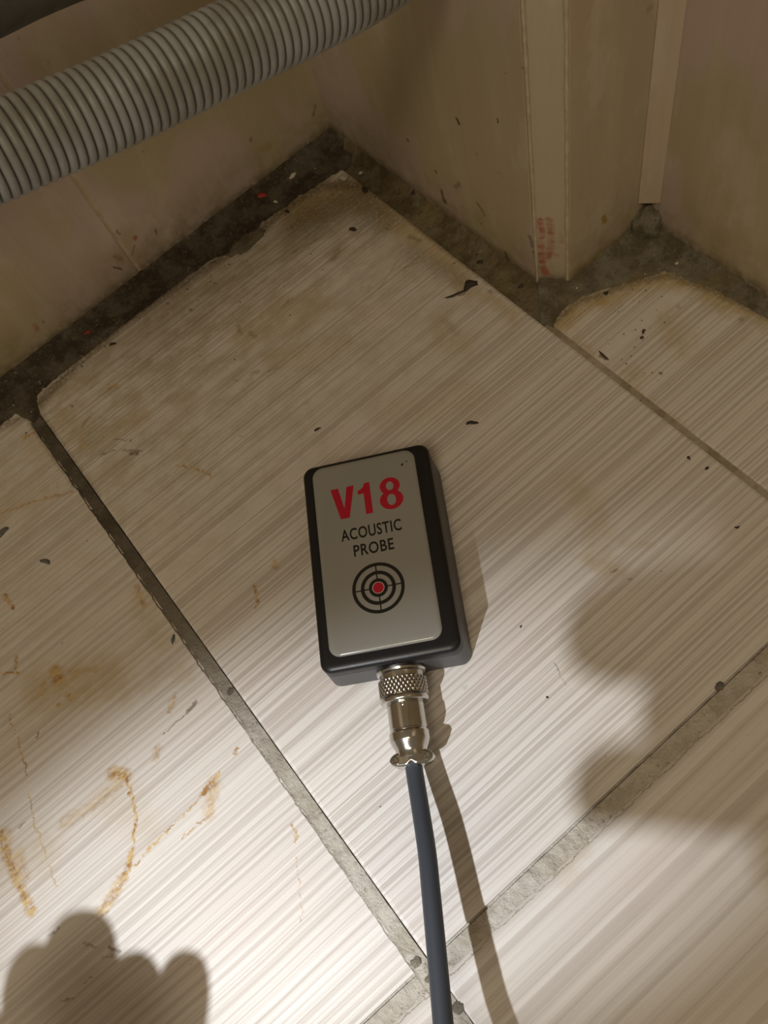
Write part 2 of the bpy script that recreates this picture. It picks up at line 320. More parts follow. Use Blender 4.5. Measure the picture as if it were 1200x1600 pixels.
bmo('joint_filler', box_bm(.1600, .1640, -.50, .1800, -.008, -.0005), M['joint_filler'], floor)
def resample(pts, n):
    pts = [Vector(p) for p in pts]; L = [0]
    for a, b in zip(pts, pts[1:]): L.append(L[-1] + (b - a).length)
    out = []
    for i in range(n):
        s = L[-1] * i / (n - 1); k = 0
        while k < len(pts) - 2 and L[k+1] < s: k += 1
        out.append(pts[k].lerp(pts[k+1], min(1, (s - L[k]) / max(1e-9, L[k+1] - L[k]))))
    return out
def paired(outer, inner, n, ncross, hf, jit, seed):
    """strip of mortar between an outer (floor) line and an inner (wall) line given as matching knots"""
    A, B = [], []
    tot = sum((Vector(a2) - Vector(a)).length + (Vector(b2) - Vector(b)).length for a, a2, b, b2 in zip(outer, outer[1:], inner, inner[1:]))
    for a, a2, b, b2 in zip(outer, outer[1:], inner, inner[1:]):
        k = max(2, int(n * ((Vector(a2) - Vector(a)).length + (Vector(b2) - Vector(b)).length) / tot))
        for i in range(k): A.append(Vector(a).lerp(Vector(a2), i / k)); B.append(Vector(b).lerp(Vector(b2), i / k))
    A.append(Vector(outer[-1])); B.append(Vector(inner[-1]))
    V, Fc = [], []
    for i, (a, b) in enumerate(zip(A, B)):
        d = (a - b).normalized()
        j = jit * (noise.noise((a.x * 160 + seed, a.y * 160, 0)) + .7 * noise.noise((a.x * 520 + seed, a.y * 520, 3)))
        a2 = a + d * j
        for c in range(ncross):
            s = c / (ncross - 1); p = a2.lerp(b, s)
            z = hf(s) + (.0007 * noise.noise((p.x * 220, p.y * 220, seed)) + .0005 * noise.noise((p.x * 700, p.y * 700, seed))) * min(1, s * 5)
            V.append((p.x, p.y, z))
    for i in range(len(A) - 1):
        for c in range(ncross - 1):
            q = i * ncross + c; Fc.append((q, q + ncross, q + ncross + 1, q + 1))
    return V, Fc
def mortar(outer, inner, mat, hf, n=260, nc=14, jit=.0015, seed=1.):
    V, Fc = paired(outer, inner, n, nc, hf, jit, seed)
    o = mesh('mortar', V, Fc, mat, floor, True)
    bm = bmesh.new(); bm.from_mesh(o.data); bmesh.ops.recalc_face_normals(bm, faces=bm.faces[:])
    if sum(f.normal.z for f in bm.faces) < 0: bmesh.ops.reverse_faces(bm, faces=bm.faces[:])
    bm.to_mesh(o.data); bm.free(); return o
hJ = lambda s: (.00025 if s < .12 else -.0003) if s < .9 else -.0004
mortar([(-.29, .0034, 0), (.1605, .0034, 0)], [(-.29, .0110, 0), (.1605, .0110, 0)], M['grout'], hJ, 420, 8, .0007, 21.)
mortar([(-.0634, -.35, 0), (-.0634, .335, 0)], [(-.0570, -.35, 0), (-.0570, .335, 0)], M['grout'], hJ, 420, 8, .0006, 31.)
hL = lambda s: -.0004 + .0012 * min(1, s * 6) + .0035 * s ** 3
mo = mortar([(-.9, .349, 0), (-.30, .3485, 0), (-.09, .3482, 0), (-.0672, .3458, 0), (-.0615, .3330, 0), (-.0575, .3330, 0), (-.052, .3475, 0), (.008, .3515, 0), (.05, .3500, 0), (.0735, .3470, 0), (.083, .3410, 0), (.098, .3425, 0), (.104, .3475, 0), (.130, .3455, 0), (.160, .3420, 0), (.1745, .342, 0)],
       [(-.9, .373, 0), (-.30, .373, 0), (-.09, .373, 0), (-.0672, .373, 0), (-.0615, .373, 0), (-.0575, .373, 0), (-.052, .373, 0), (.008, .373, 0), (.05, .373, 0), (.0735, .373, 0), (.083, .373, 0), (.098, .373, 0), (.104, .373, 0), (.130, .373, 0), (.160, .373, 0), (.1755, .373, 0)], M['black_mortar'], hL, 700, 18, .0016, 2.)
hR = lambda s: -.0014 + .0055 * s ** 2.2
mortar([(.1602, .345, 0), (.1602, .30, 0), (.1608, .262, 0), (.1610, .254, 0), (.1610, .21, 0), (.1610, .182, 0)],
       [(.1755, .360, 0), (.1755, .30, 0), (.1755, .262, 0), (.1755, .254, 0), (.1755, .212, 0), (.1755, .1990, 0)], M['olive_mortar'], hR, 300, 12, .0004, 5.)
hA = lambda s: -.0003 + .0009 * min(1, s * 6) + .0045 * s ** 3
mortar([(.1608, .183, 0), (.1625, .1765, 0), (.172, .1795, 0), (.1807, .1797, 0), (.200, .1700, 0), (.2193, .1590, 0), (.2262, .1350, 0), (.2284, .1118, 0), (.2310, .07, 0), (.2325, 0, 0), (.233, -.15, 0)],
       [(.1755, .2000, 0), (.1790, .1955, 0), (.1825, .1915, 0), (.1850, .1895, 0), (.212, .1895, 0), (.2370, .1895, 0), (.2370, .150, 0), (.2370, .1118, 0), (.2370, .07, 0), (.237, 0, 0), (.237, -.15, 0)], M['grey_mortar'], hA, 420, 16, .0011, 9.)
# thin dirty film of mortar washed over the corner of the middle tile
def wash(cx, cy, rx, ry, mat, seed, z=.0003, rot=0.):
    V = [(cx, cy, z + .0006)]; Fc = []; n = 60
    for k, f in enumerate((.5, .85, 1.)):
        for i in range(n):
            t = 2 * math.pi * i / n; r = f * (1 + .30 * noise.noise((math.cos(t) * 2 + seed, math.sin(t) * 2, 1)) + .12 * noise.noise((math.cos(t) * 9, math.sin(t) * 9, seed)))
            px, py = rx * r * math.cos(t), ry * r * math.sin(t)
            V.append((cx + px * math.cos(rot) - py * math.sin(rot), cy + px * math.sin(rot) + py * math.cos(rot), (z + .0005, z + .0003, -.0002)[k]))
    for i in range(n):
        j = (i + 1) % n; Fc.append((0, 1 + i, 1 + j)); Fc.append((1 + i, 1 + n + i, 1 + n + j, 1 + j)); Fc.append((1 + n + i, 1 + 2 * n + i, 1 + 2 * n + j, 1 + n + j))
    return mesh('mortar_smear', V, Fc, mat, floor, True)
for q_, (u_, v_, r_) in enumerate(((650, 1503, .0022), (716, 1575, .0024), (1124, 1072, .0020), (668, 1530, .0014), (360, 1080, .0020))):
    P_ = at(u_, v_); wash(P_.x, P_.y, r_, r_ * .8, M['dark_lump'], q_ * 3.3, -.0003)
wash(.0900, .3440, .013, .006, M['grey_mortar'], 7.)
# mortar lump under the alcove corner strip
bm = bmesh.new(); bmesh.ops.create_icosphere(bm, subdivisions=4, radius=1)
for v in bm.verts:
    d = 1 + .22 * noise.noise(v.co * 2.2) + .10 * noise.noise(v.co * 6)
    v.co = Vector((.2335 + v.co.x * .0085 * d, .1855 + v.co.y * .0085 * d, .003 + v.co.z * .0125 * d))
tag(bmo('mortar_lump', bm, M['grey_mortar'], floor, True), label='yellowish mortar lump in the alcove corner')

# ------------------------------------------------------------------ the walls
ZT = .95
WLx = lambda u, v: ony(u, v, .372)
marksWL = [([(183,361),(188,366)],2,.6,.6), ([(178,418),(190,421)],2.5,.6,.7), ([(243,358),(244,366)],2,.6,.6), ([(210,385),(203,405)],1.8,.7,.5), ([(180,400),(188,404)],5,.8,.35), ([(68,503)],3,.7,.5), ([(28,60)],2.5,.7,.4), ([(76,97)],5,.9,.2), ([(392,219)],4,.8,.6), ([(222,236)],2.5,.7,.4), ([(492,165),(490,180)],3,.8,.5)]
redWL = [([(211,371)],4,.6,.8), ([(54,508),(58,516)],5,.6,.7)]
ambWL = [([(412,232),(420,228)],9,.9,.4), ([(200,370),(190,400)],18,.9,.3), ([(215,400),(220,420)],16,.9,.25)]
mWL = wall_mat('glazed_wall_tile_left', 'y', 2.2, marks=marksWL, red=redWL, amber=ambWL, where=WLx)
wl = S(bmo('wall_left', box_bm(-.95, .1905, .3724, .43, -.03, ZT), M['bead']))
xj = WLx(140, 312).x
def panel(parent, mat, x0, x1, y0, y1, z0, z1, b=.0007):
    return bmo('wall_tile', box_bm(x0, x1, y0, y1, z0, z1, b, 2), mat, parent)
for x0, x1 in ((xj - .202, xj - .0009), (xj + .0009, .1753), (xj - .405, xj - .2038), (xj - .608, xj - .4068)):
    panel(wl, mWL, x0, x1, .372, .3775, -.001, .46); panel(wl, mWL, x0, x1, .372, .3775, .4618, .92)
WRx = lambda u, v: onx(u, v, .1746)
marksWR = [([(714,186),(717,193)],3,.5,.9), ([(777,187),(778,191)],2.6,.5,.9), ([(637,219)],3.2,.5,.85), ([(681,268)],3,.6,.8), ([(649,305)],8,.8,.6), ([(690,298),(692,310)],3,.6,.8), ([(694,313)],7,.7,.85), ([(628,283)],7,.8,.4), ([(712,292),(718,288)],5,.9,.5),
 ([(746,318),(754,330)],4,.8,.6), ([(757,336)],2.5,.6,.8), ([(751,350)],2,.6,.8), ([(790,395),(792,405)],5,.8,.7), ([(730,373)],12,.9,.3), ([(815,105),(816,108)],2,.6,.8), ([(790,114)],2,.6,.6), ([(837,300),(838,318)],1.8,.5,.8), ([(828,370),(832,385)],5,.8,.6), ([(835,395),(843,432)],4.5,.7,.9),
 ([(780,270)],3,.8,.4), ([(745,240)],3,.9,.4)]
mWR = wall_mat('glazed_wall_tile_right', 'x', 6.1, marks=marksWR, amber=[([(560,240),(640,330)],16,.9,.45), ([(700,350),(800,420)],14,.9,.35)], where=WRx)
wr = S(bmo('wall_right', box_bm(.1800, .2600, .2050, .43, -.03, ZT), M['plaster']))
for z0, z1 in ((-.001, .46), (.4618, .92)): panel(wr, mWR, .1746, .1805, .2010, .3735, z0, z1)
# (the strip's plane: x + y constant)
def chamf(u, v):
    n = Vector((-.0111, -.0097, 0)).normalized(); p0 = Vector((.1746, .1996, 0))
    r = P3(u, v); d = Vector((r @ BX, r @ AY, -(r @ DN))); c = Vector((0, 0, H))
    return c + d * ((p0 - c).dot(n) / d.dot(n))
# chamfered outer corner strip of the column with its two raised edges
mTR = wall_mat('corner_strip_glaze', 'x', 9.4, base=(.53, .47, .34), pinkc=(.54, .47, .35),
    red=[([(844,348),(846,362),(845,385),(848,418),(852,430)],7,.5,.85), ([(858,346),(861,372),(857,405)],7,.6,.8), ([(876,368),(878,382)],5,.8,.5), ([(862,395),(872,402)],4,.8,.5), ([(852,428),(862,434)],4,.7,.6)],
    marks=[([(840,395),(845,434)],3,.6,.9)], where=chamf)

def prism(name, poly, z0, z1, mat, parent=None, b=0., smooth=False):
    bm = bmesh.new(); lo = [bm.verts.new((x, y, z0)) for x, y in poly]; hi = [bm.verts.new((x, y, z1)) for x, y in poly]
    n = len(poly); bm.faces.new(lo[::-1]); bm.faces.new(hi)
    for i in range(n): bm.faces.new((lo[i], lo[(i+1) % n], hi[(i+1) % n], hi[i]))
    if b: bmesh.ops.bevel(bm, geom=[e for e in bm.edges if abs(e.verts[0].co.z - e.verts[1].co.z) > .001], offset=b, segments=2, affect='EDGES')
    return bmo(name, bm, mat, parent, smooth)
trim = S(prism('trim_1', [(.1755, .2000), (.1845, .1897), (.1900, .1940), (.1900, .2060), (.1790, .2060)], -.001, ZT, mTR))
trim['label'] = 'chamfered beige corner strip with red marks at its foot'
def edge_bead(x, y, w, seed, amp):               # uneven ridge of filler down the strip's edge
    V, Fc = [], []; n = 220; k = 8
    for i in range(n):
        z = -.001 + (ZT + .001) * (i / (n - 1)) ** 1.6
        ww = w * (1 + amp * noise.noise((seed, 0, z * 60)) + amp * .6 * noise.noise((seed, 4, z * 190)))
        ox = .0002 * noise.noise((seed, 9, z * 40))
        for j in range(k):
            t = 2 * math.pi * j / k; V.append((x + ox + ww * math.cos(t), y + ww * math.sin(t), z))
    for i in range(n - 1):
        for j in range(k): a = i * k + j; b = i * k + (j + 1) % k; Fc.append((a, b, b + k, a + k))
    return mesh('filler_bead', V, Fc, M['bead'], trim, True)
edge_bead(.1752, .2001, .0008, 1., .40); edge_bead(.1847, .1895, .0009, 5., .45)
wc = S(bmo('wall_return', box_bm(.1905, .2600, .1940, .2055, -.03, ZT), M['plaster']))
mRT = wall_mat('glazed_wall_tile_return', 'y', 14.2, base=(.50, .41, .28), pinkc=(.50, .42, .31), where=lambda u, v: ony(u, v, .1885),
    amber=[([(943,340),(946,346)],5,.5,.9), ([(900,430),(960,380)],12,.9,.3)], marks=[([(1015,12)],8,.9,.3), ([(995,350),(1000,362)],7,.8,.6)])
for z0, z1 in ((-.001, .46), (.4618, .92)): panel(wc, mRT, .1850, .2370, .1885, .1945, z0, z1)
wa = S(bmo('wall_alcove', box_bm(.2415, .30, -.80, .2055, -.03, ZT), M['plaster']))
mAL = wall_mat('glazed_wall_tile_alcove', 'x', 19.5, where=lambda u, v: onx(u, v, .236), amber=[([(1050,380),(1190,470)],8,.9,.3)], marks=[([(1145,450),(1190,475)],1.6,.6,.8), ([(1030,318),(1028,330)],3,.8,.3)])
for y0, y1 in ((-.118, .1895), (-.43, -.1198), (-.74, -.4318)):
    for z0, z1 in ((-.001, .46), (.4618, .92)): panel(wa, mAL, .2360, .2420, y0, y1, z0, z1)
mPK = wall_mat('rose_corner_strip', 'x', 25.5, base=(.58, .47, .37), pinkc=(.60, .47, .41), low=False)
t2 = S(prism('trim_2', [(.2292, .1886), (.2361, .1806), (.2361, .1886)], .0185, ZT, mPK, None, .0004))
t2['label'] = 'pale rose corner strip ending short of the floor'

# ------------------------------------------------------------------ hose and pipe
def catmull(pts, per):
    pts = [Vector(p) for p in pts]; q = [2 * pts[0] - pts[1]] + pts + [2 * pts[-1] - pts[-2]]; out = []
    for i in range(1, len(q) - 2):
        for k in range(per):
            t = k / per; a, b, c, d = q[i-1], q[i], q[i+1], q[i+2]
            out.append(.5 * (2 * b + (c - a) * t + (2 * a - 5 * b + 4 * c - d) * t * t + (3 * b - a - 3 * c + d) * t ** 3))
    out.append(pts[-1]); return out
def sweep(name, path, rad, mat, parent=None, k=20, caps=True):
    """path: points; rad(s) radius at arc length s"""
    V, Fc = [], []; s = 0; up_ = Vector((0, 0, 1)); prevn = None
    for i, p in enumerate(path):
        t = (path[min(i+1, len(path)-1)] - path[max(i-1, 0)]).normalized()
        if prevn is None:
            nrm = t.cross(up_)
            if nrm.length < .1: nrm = t.cross(Vector((1, 0, 0)))
            nrm.normalize()
        else: nrm = (prevn - t * prevn.dot(t)).normalized()
        prevn = nrm; bn = t.cross(nrm)
        if i: s += (p - path[i-1]).length
        r = rad(s)
        for j in range(k):
            a = 2 * math.pi * j / k; V.append(p + nrm * r * math.cos(a) + bn * r * math.sin(a))
    n = len(path)
    for i in range(n - 1):
        for j in range(k): a = i * k + j; b = i * k + (j + 1) % k; Fc.append((a, b, b + k, a + k))
    if caps: Fc.append(tuple(range(k))[::-1]); Fc.append(tuple((n - 1) * k + j for j in range(k)))
    return mesh(name, V, Fc, mat, parent, True)
HY = .242
hp = [ony(-420, 420, HY), ony(-200, 322, HY), ony(0, 237, HY), ony(180, 160, HY), ony(357, 75, HY), ony(473, 20, HY), ony(570, -30, HY), ony(680, -110, HY), ony(790, -230, HY), ony(880, -420, HY)]
dense = catmull(hp, 60)
L = [0]
for a, b in zip(dense, dense[1:]): L.append(L[-1] + (b - a).length)
PITCH = .00315; step = PITCH / 10; fine = []; s = 0; k = 0
while s < L[-1]:
    while k < len(L) - 2 and L[k+1] < s: k += 1
    fine.append(dense[k].lerp(dense[k+1], (s - L[k]) / max(1e-9, L[k+1] - L[k]))); s += step
def corr(s):
    ph = (s / PITCH) % 1; return .0114 + .00165 * max(0, math.sin(math.pi * ph)) ** .42
hose = sweep('corrugated_hose', fine, corr, M['hose'], None, 28)
M['groove'] = plain('dark_groove', (.15, .145, .125), .8)  # groove faces coloured darker than the hose ridges
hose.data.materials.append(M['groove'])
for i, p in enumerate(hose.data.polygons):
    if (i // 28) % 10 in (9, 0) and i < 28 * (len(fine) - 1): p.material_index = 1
tag(hose, 'grey corrugated plastic hose running across the upper left in front of the wall', 'hose')
pp = catmull([ony(-420, 250, .33), ony(-160, 52, .33), ony(-20, -22, .33), ony(70, -62, .33), ony(200, -110, .33), ony(330, -170, .33)], 12)
pipe = sweep('drain_pipe', pp, lambda s: .0150 + (.0012 if .20 < s < .212 else 0), M['pipe'], None, 28)
tag(pipe, 'dark grey pipe just showing in the top left corner above the hose', 'pipe')

# ------------------------------------------------------------------ the probe
ANG = math.radians(-31.8)
probe = empty('acoustic_probe', (.02516, .13513, 0), ANG)
tag(probe, 'black and grey handheld probe box with V18 label lying on the striped tile', 'probe')
HW, HL = .0280, .0462
def rrect(w, l, r, n=8):
    out = []
    for cx, cy, a0 in ((w - r, l - r, 0), (-w + r, l - r, 90), (-w + r, -l + r, 180), (w - r, -l + r, 270)):
        for i in range(n + 1):
            a = math.radians(a0 + 90 * i / n); out.append((cx + r * math.cos(a), cy + r * math.sin(a)))
    return out
def loft(name, levels, mat, parent, n=8, cx=0, cy=0):
    """levels: (z, half width, half length, corner radius)"""
    V, Fc = [], []; k = 4 * (n + 1)
    for z, w, l, r in levels: V += [(cx + x, cy + y, z) for x, y in rrect(w, l, max(r, .0002), n)]
    for i in range(len(levels) - 1):
        for j in range(k): a = i * k + j; b = i * k + (j + 1) % k; Fc.append((a, b, b + k, a + k))
    Fc.append(tuple(range(k))[::-1]); Fc.append(tuple((len(levels) - 1) * k + j for j in range(k)))
    return soft(mesh(name, V, Fc, mat, parent), 30)
loft('case_body', [(.0003, .0288, .0452, .0040), (.0010, .0297, .0459, .0048), (.0185, .0281, .0461, .0045), (.0190, .0276, .0457, .0042)], M['case'], probe, 10)
loft('seam_gasket', [(.0186, .0275, .0456, .004), (.0198, .0275, .0456, .004)], M['seam'], probe, 10)
lid = loft('lid', [(.0196, .0278, .0459, .0044), (.0200, .0281, .0462, .0047), (.0232, .0280, .0461, .0046), (.0240, .0276, .0457, .0043), (.0246, .0268, .0449, .0036), (.0249, .0258, .0439, .0030), (.0250, .0250, .0430, .0026)], M['lid'], probe, 10)
LCX, LCY = -.0009, .0016; LW, LH_ = .0226, .0422
lab = loft('label', [(.0249, LW, LH_, .0046), (.02535, LW - .00005, LH_ - .00005, .0046), (.02575, LW - .0004, LH_ - .0004, .0044), (.02600, LW - .0010, LH_ - .0010, .0040), (.02610, LW - .0018, LH_ - .0018, .0034), (.02612, LW - .0030, LH_ - .0030, .0026)], M['label'], probe, 10, LCX, LCY)
lab['label'] = 'silver grey domed label with red and black print'
ZP = .02617
def flat(polys, name, mat, parent, z=ZP, dz=.00004):
    bm = bmesh.new()
    for poly in polys:
        vs = [bm.verts.new((x, y, z)) for x, y in poly]; f = bm.faces.new(vs)
    bmesh.ops.triangulate(bm, faces=bm.faces[:])
    ex = bmesh.ops.extrude_face_region(bm, geom=bm.faces[:])
    for g in ex['geom']:
        if isinstance(g, bmesh.types.BMVert): g.co.z -= dz
    o = bmo(name, bm, mat, parent); return o
def ringpoly(cx, cy, ro, ri, n=64, sx=1., sy=1., rix=None):
    out = []
    rix = rix if rix is not None else ri
    for i in range(n):
        a, b = 2 * math.pi * i / n, 2 * math.pi * (i + 1) / n
        out.append([(cx + ro * sx * math.cos(a), cy + ro * sy * math.sin(a)), (cx + ro * sx * math.cos(b), cy + ro * sy * math.sin(b)),
                    (cx + rix * math.cos(b), cy + ri * math.sin(b)), (cx + rix * math.cos(a), cy + ri * math.sin(a))])
    return out
# V18
q = .0305 / 688; U0, V1 = -.0160, .0318; hh = .0146
vx = lambda a, b: (U0 + a * q, V1 - hh * b)
flat([[vx(0, 0), vx(75, 0), vx(118, .68), vx(160, 0), vx(232, 0), vx(158, 1), vx(72, 1)]], 'letter_V', M['red'], lab)
flat([[vx(318, 1), vx(318, .33), vx(262, .33), vx(262, .21), (vx(300, .17)), vx(322, .10), vx(334, 0), vx(386, 0), vx(386, 1)]], 'digit_one', M['red'], lab)
def eight():
    # outline of a bold 8 as a union of thick stroke rings: built by columns so nothing overlaps
    cx = 576; n = 96; outer = []
    def sd(x, y):                 # x units, y 0..1 of height -> negative inside
        def el(cy, rx, ry): return math.hypot((x - cx) / rx, (y - cy) / ry) - 1
        o = min(el(.262, 97, .272), el(.715, 113, .300)); h = min(el(.262, 36, .130), el(.715, 42, .165))
        return o, h
    # marching: contour via polar rays around the two counters
    P = []
    def ring(cyc, rx, ry, hx, hy, a0, a1, m):
        for i in range(m):
            a, b = a0 + (a1 - a0) * i / m, a0 + (a1 - a0) * (i + 1) / m
            P.append([vx(cx + rx * math.cos(a), cyc + ry * math.sin(a)), vx(cx + rx * math.cos(b), cyc + ry * math.sin(b)), vx(cx + hx * math.cos(b), cyc + hy * math.sin(b)), vx(cx + hx * math.cos(a), cyc + hy * math.sin(a))])
    ring(.262, 97, .272, 36, .142, 0, 2 * math.pi, 60)
    ring(.702, 113, .305, 42, .178, 0, 2 * math.pi, 60)
    return P
E8 = eight(); flat(E8[:60], 'digit_eight', M['red'], lab, ZP); e8 = flat(E8[60:], 'digit_eight_lower_loop', M['red'], lab, ZP + .00001)
def word(txt, u0, u1, v0, v1, mat, name):
    c = bpy.data.curves.new(name, 'FONT'); c.body = txt; c.size = 1; c.space_character = 1.08; c.offset = .018; c.resolution_u = 4
    o = bpy.data.objects.new(name, c); col.objects.link(o)
    dg = bpy.context.evaluated_depsgraph_get(); me = bpy.data.meshes.new_from_object(o.evaluated_get(dg)); bpy.data.objects.remove(o)
    xs = [v.co.x for v in me.vertices]; ys = [v.co.y for v in me.vertices]
    x0, x1, y0, y1 = min(xs), max(xs), min(ys), max(ys)
    for v in me.vertices:
        v.co = ((v.co.x - x0) / (x1 - x0) * (u1 - u0) + u0, (v.co.y - y0) / (y1 - y0) * (v1 - v0) + v0, ZP)
    me.materials.clear(); me.materials.append(mat)
    n = bpy.data.objects.new(name, me); col.objects.link(n); n.parent = lab; return n
word('ACOUSTIC', -.0136, .0120, .0069, .0122, M['black'], 'printed_word')
word('PROBE', -.0090, .0078, -.0008, .0044, M['black'], 'printed_word')
ec, er = (-.0008, -.0158), .0107 / 403
flat(ringpoly(*ec, 403 * er, 350 * er), 'target_ring', M['black'], lab)
flat(ringpoly(*ec, 270 * er, 214 * er), 'target_ring', M['black'], lab)
flat(ringpoly(*ec, 146 * er, 94 * er), 'target_ring', M['black'], lab)
bars = []
for sx, sy in ((1, 0), (-1, 0), (0, 1), (0, -1)):
    for a, b in ((352, 268), (216, 144)):
        w = 10
        bars.append([(ec[0] + er * (sx * a - sy * w), ec[1] + er * (sy * a + sx * w)), (ec[0] + er * (sx * b - sy * w), ec[1] + er * (sy * b + sx * w)),
                     (ec[0] + er * (sx * b + sy * w), ec[1] + er * (sy * b - sx * w)), (ec[0] + er * (sx * a + sy * w), ec[1] + er * (sy * a - sx * w))])
flat(bars, 'crosshair', M['black'], lab)
flat(ringpoly(*ec, 94 * er, 84 * er), 'pale_ring', M['white'], lab)
flat([[(ec[0] + 84 * er * math.cos(t * math.pi / 24), ec[1] + 84 * er * math.sin(t * math.pi / 24)) for t in range(48)]], 'red_dot', M['red'], lab)

# connector, turned along the probe's long axis (local -y)
CU, CZ = .0015, .0125
conn = empty('connector', (CU, 0, CZ)); conn.parent = probe
def lathe(name, prof, parent, mat, k=64, rfun=None, ang=25):
    """prof: (v along the axis, radius)"""
    V, Fc = [], []
    for i, (v, r) in enumerate(prof):
        for j in range(k):
            a = 2 * math.pi * j / k; rr = r + (rfun(v, a, i) if rfun else 0); V.append((rr * math.cos(a), v, rr * math.sin(a)))
    n = len(prof)
    for i in range(n - 1):
        for j in range(k): a = i * k + j; b = i * k + (j + 1) % k; Fc.append((a, b, b + k, a + k))
    Fc.append(tuple(range(k))[::-1]); Fc.append(tuple((n - 1) * k + j for j in range(k)))
    return soft(mesh(name, V, Fc, mat, parent), ang)
lathe('flange', [(-.0440, .0088), (-.0466, .0088), (-.0466, .0096), (-.0474, .0099), (-.0482, .0096), (-.0486, .0088), (-.0500, .0086), (-.0504, .0086)], conn, M['nickel'])
kn = [(-.0502, .0083), (-.0506, .0090)] + [(-.0508 - .0064 * i / 32, .0091) for i in range(33)] + [(-.0573, .0089), (-.0576, .0094), (-.0590, .0095), (-.0597, .0092), (-.0599, .0088), (-.0597, .0078)]
def knurl(v, a, i):
    if 2 <= i <= 34:
        x = a * 32; y = (v + .0508) / .0064 * 2 * math.pi * 2.5
        return .00042 * (1 - abs(math.sin((x + y) / 2))) * 0 + .00055 * max(0, abs(math.cos((x + y) / 2)) * abs(math.cos((x - y) / 2))) ** .8
    return 0
lathe('coupling_nut', kn, conn, M['nickel'], 312, knurl, 60)
lathe('barrel', [(-.0590, .0070), (-.0600, .0072), (-.0697, .0073), (-.0700, .0070), (-.0703, .0070), (-.0706, .0075), (-.0712, .0078), (-.0738, .0078), (-.0743, .0076), (-.0760, .0069), (-.0772, .0062), (-.0785, .0058), (-.0800, .0058)], conn, M['nickel'])
bm = bmesh.new(); bmesh.ops.create_uvsphere(bm, u_segments=16, v_segments=10, radius=1)
for v in bm.verts: v.co = Vector((.0002 + v.co.x * .0010, -.0612 + v.co.y * .0010, .0071 + v.co.z * .0006))
bmo('locating_screw', bm, M['nickel'], conn, True)
def clampbm(zs):
    """half of the two lugged cable clamp; zs = +1 upper, -1 lower"""
    nx, nv = 40, 10; bm = bmesh.new(); top = []; bot = []
    for i in range(nx + 1):
        x = -.0083 + .0166 * i / nx; e = max(0, 1 - (abs(x) / .0083) ** 4) ** .5
        notch = .0015 * max(0, 1 - abs(x) / .0020)
        v0 = -.0808 + .0030 * max(e, .12); v1 = -.0808 - .0031 * max(e, .12) + notch * e
        zt = .0037 + .0009 * math.exp(-(x / .0035) ** 2) - .0006 * (abs(x) / .0083) ** 4
        rt_, rb = [], []
        for j in range(nv + 1):
            t = j / nv; ed = min(t, 1 - t) * nv / 1.5; zz = zt * (1 if ed >= 1 else .60 + .40 * math.sqrt(max(0, ed)))
            rt_.append(bm.verts.new((x, v0 + (v1 - v0) * t, zs * zz * .98))); rb.append(bm.verts.new((x, v0 + (v1 - v0) * t, zs * .00015)))
        top.append(rt_); bot.append(rb)
    for i in range(nx):
        for j in range(nv):
            bm.faces.new((top[i][j], top[i+1][j], top[i+1][j+1], top[i][j+1])); bm.faces.new((bot[i][j], bot[i][j+1], bot[i+1][j+1], bot[i+1][j]))
        bm.faces.new((top[i][0], bot[i][0], bot[i+1][0], top[i+1][0])); bm.faces.new((top[i][nv], top[i+1][nv], bot[i+1][nv], bot[i][nv]))
    for s in (0, nx):
        for j in range(nv): bm.faces.new((top[s][j], top[s][j+1], bot[s][j+1], bot[s][j]))
    return bm
for zs in (1, -1): soft(bmo('cable_clamp', clampbm(zs), M['nickel'], conn), 40)
for sx in (-1, 1):
    V = []; Fc = []; k = 20; pr = [(.0030, .0016), (.0039, .0016), (.0041, .0013), (.0041, .0009), (.0036, .0007), (.0035, .0001)]
    for z, r in pr: V += [(sx * .0062 + r * math.cos(2 * math.pi * j / k), -.0810 + r * math.sin(2 * math.pi * j / k), z) for j in range(k)]
    for i in range(len(pr) - 1):
        for j in range(k): a = i * k + j; b = i * k + (j + 1) % k; Fc.append((a, b, b + k, a + k))
    Fc.append(tuple((len(pr) - 1) * k + j for j in range(k)))
    soft(mesh('clamp_screw', V, Fc, M['nickel'], conn), 30)
inv = Matrix.Translation((.02516, .13513, 0)) @ Matrix.Rotation(ANG, 4, 'Z'); inv = inv.inverted()
cpath = [Vector((CU, -.0770, CZ)), Vector((CU, -.0850, CZ))] + [inv @ at(*p) for p in ((656, 1258, .0150), (667, 1330, .0190), (674, 1400, .0225), (683.4, 1500, .0265), (692.5, 1600, .0305), (701, 1700, .035), (712, 1840, .045), (722, 2050, .066), (730, 2400, .105))]
cable = sweep('cable', catmull(cpath, 14), lambda s: .0033, M['cable'], probe, 28)
cable['label'] = 'dark blue grey rubber cable'

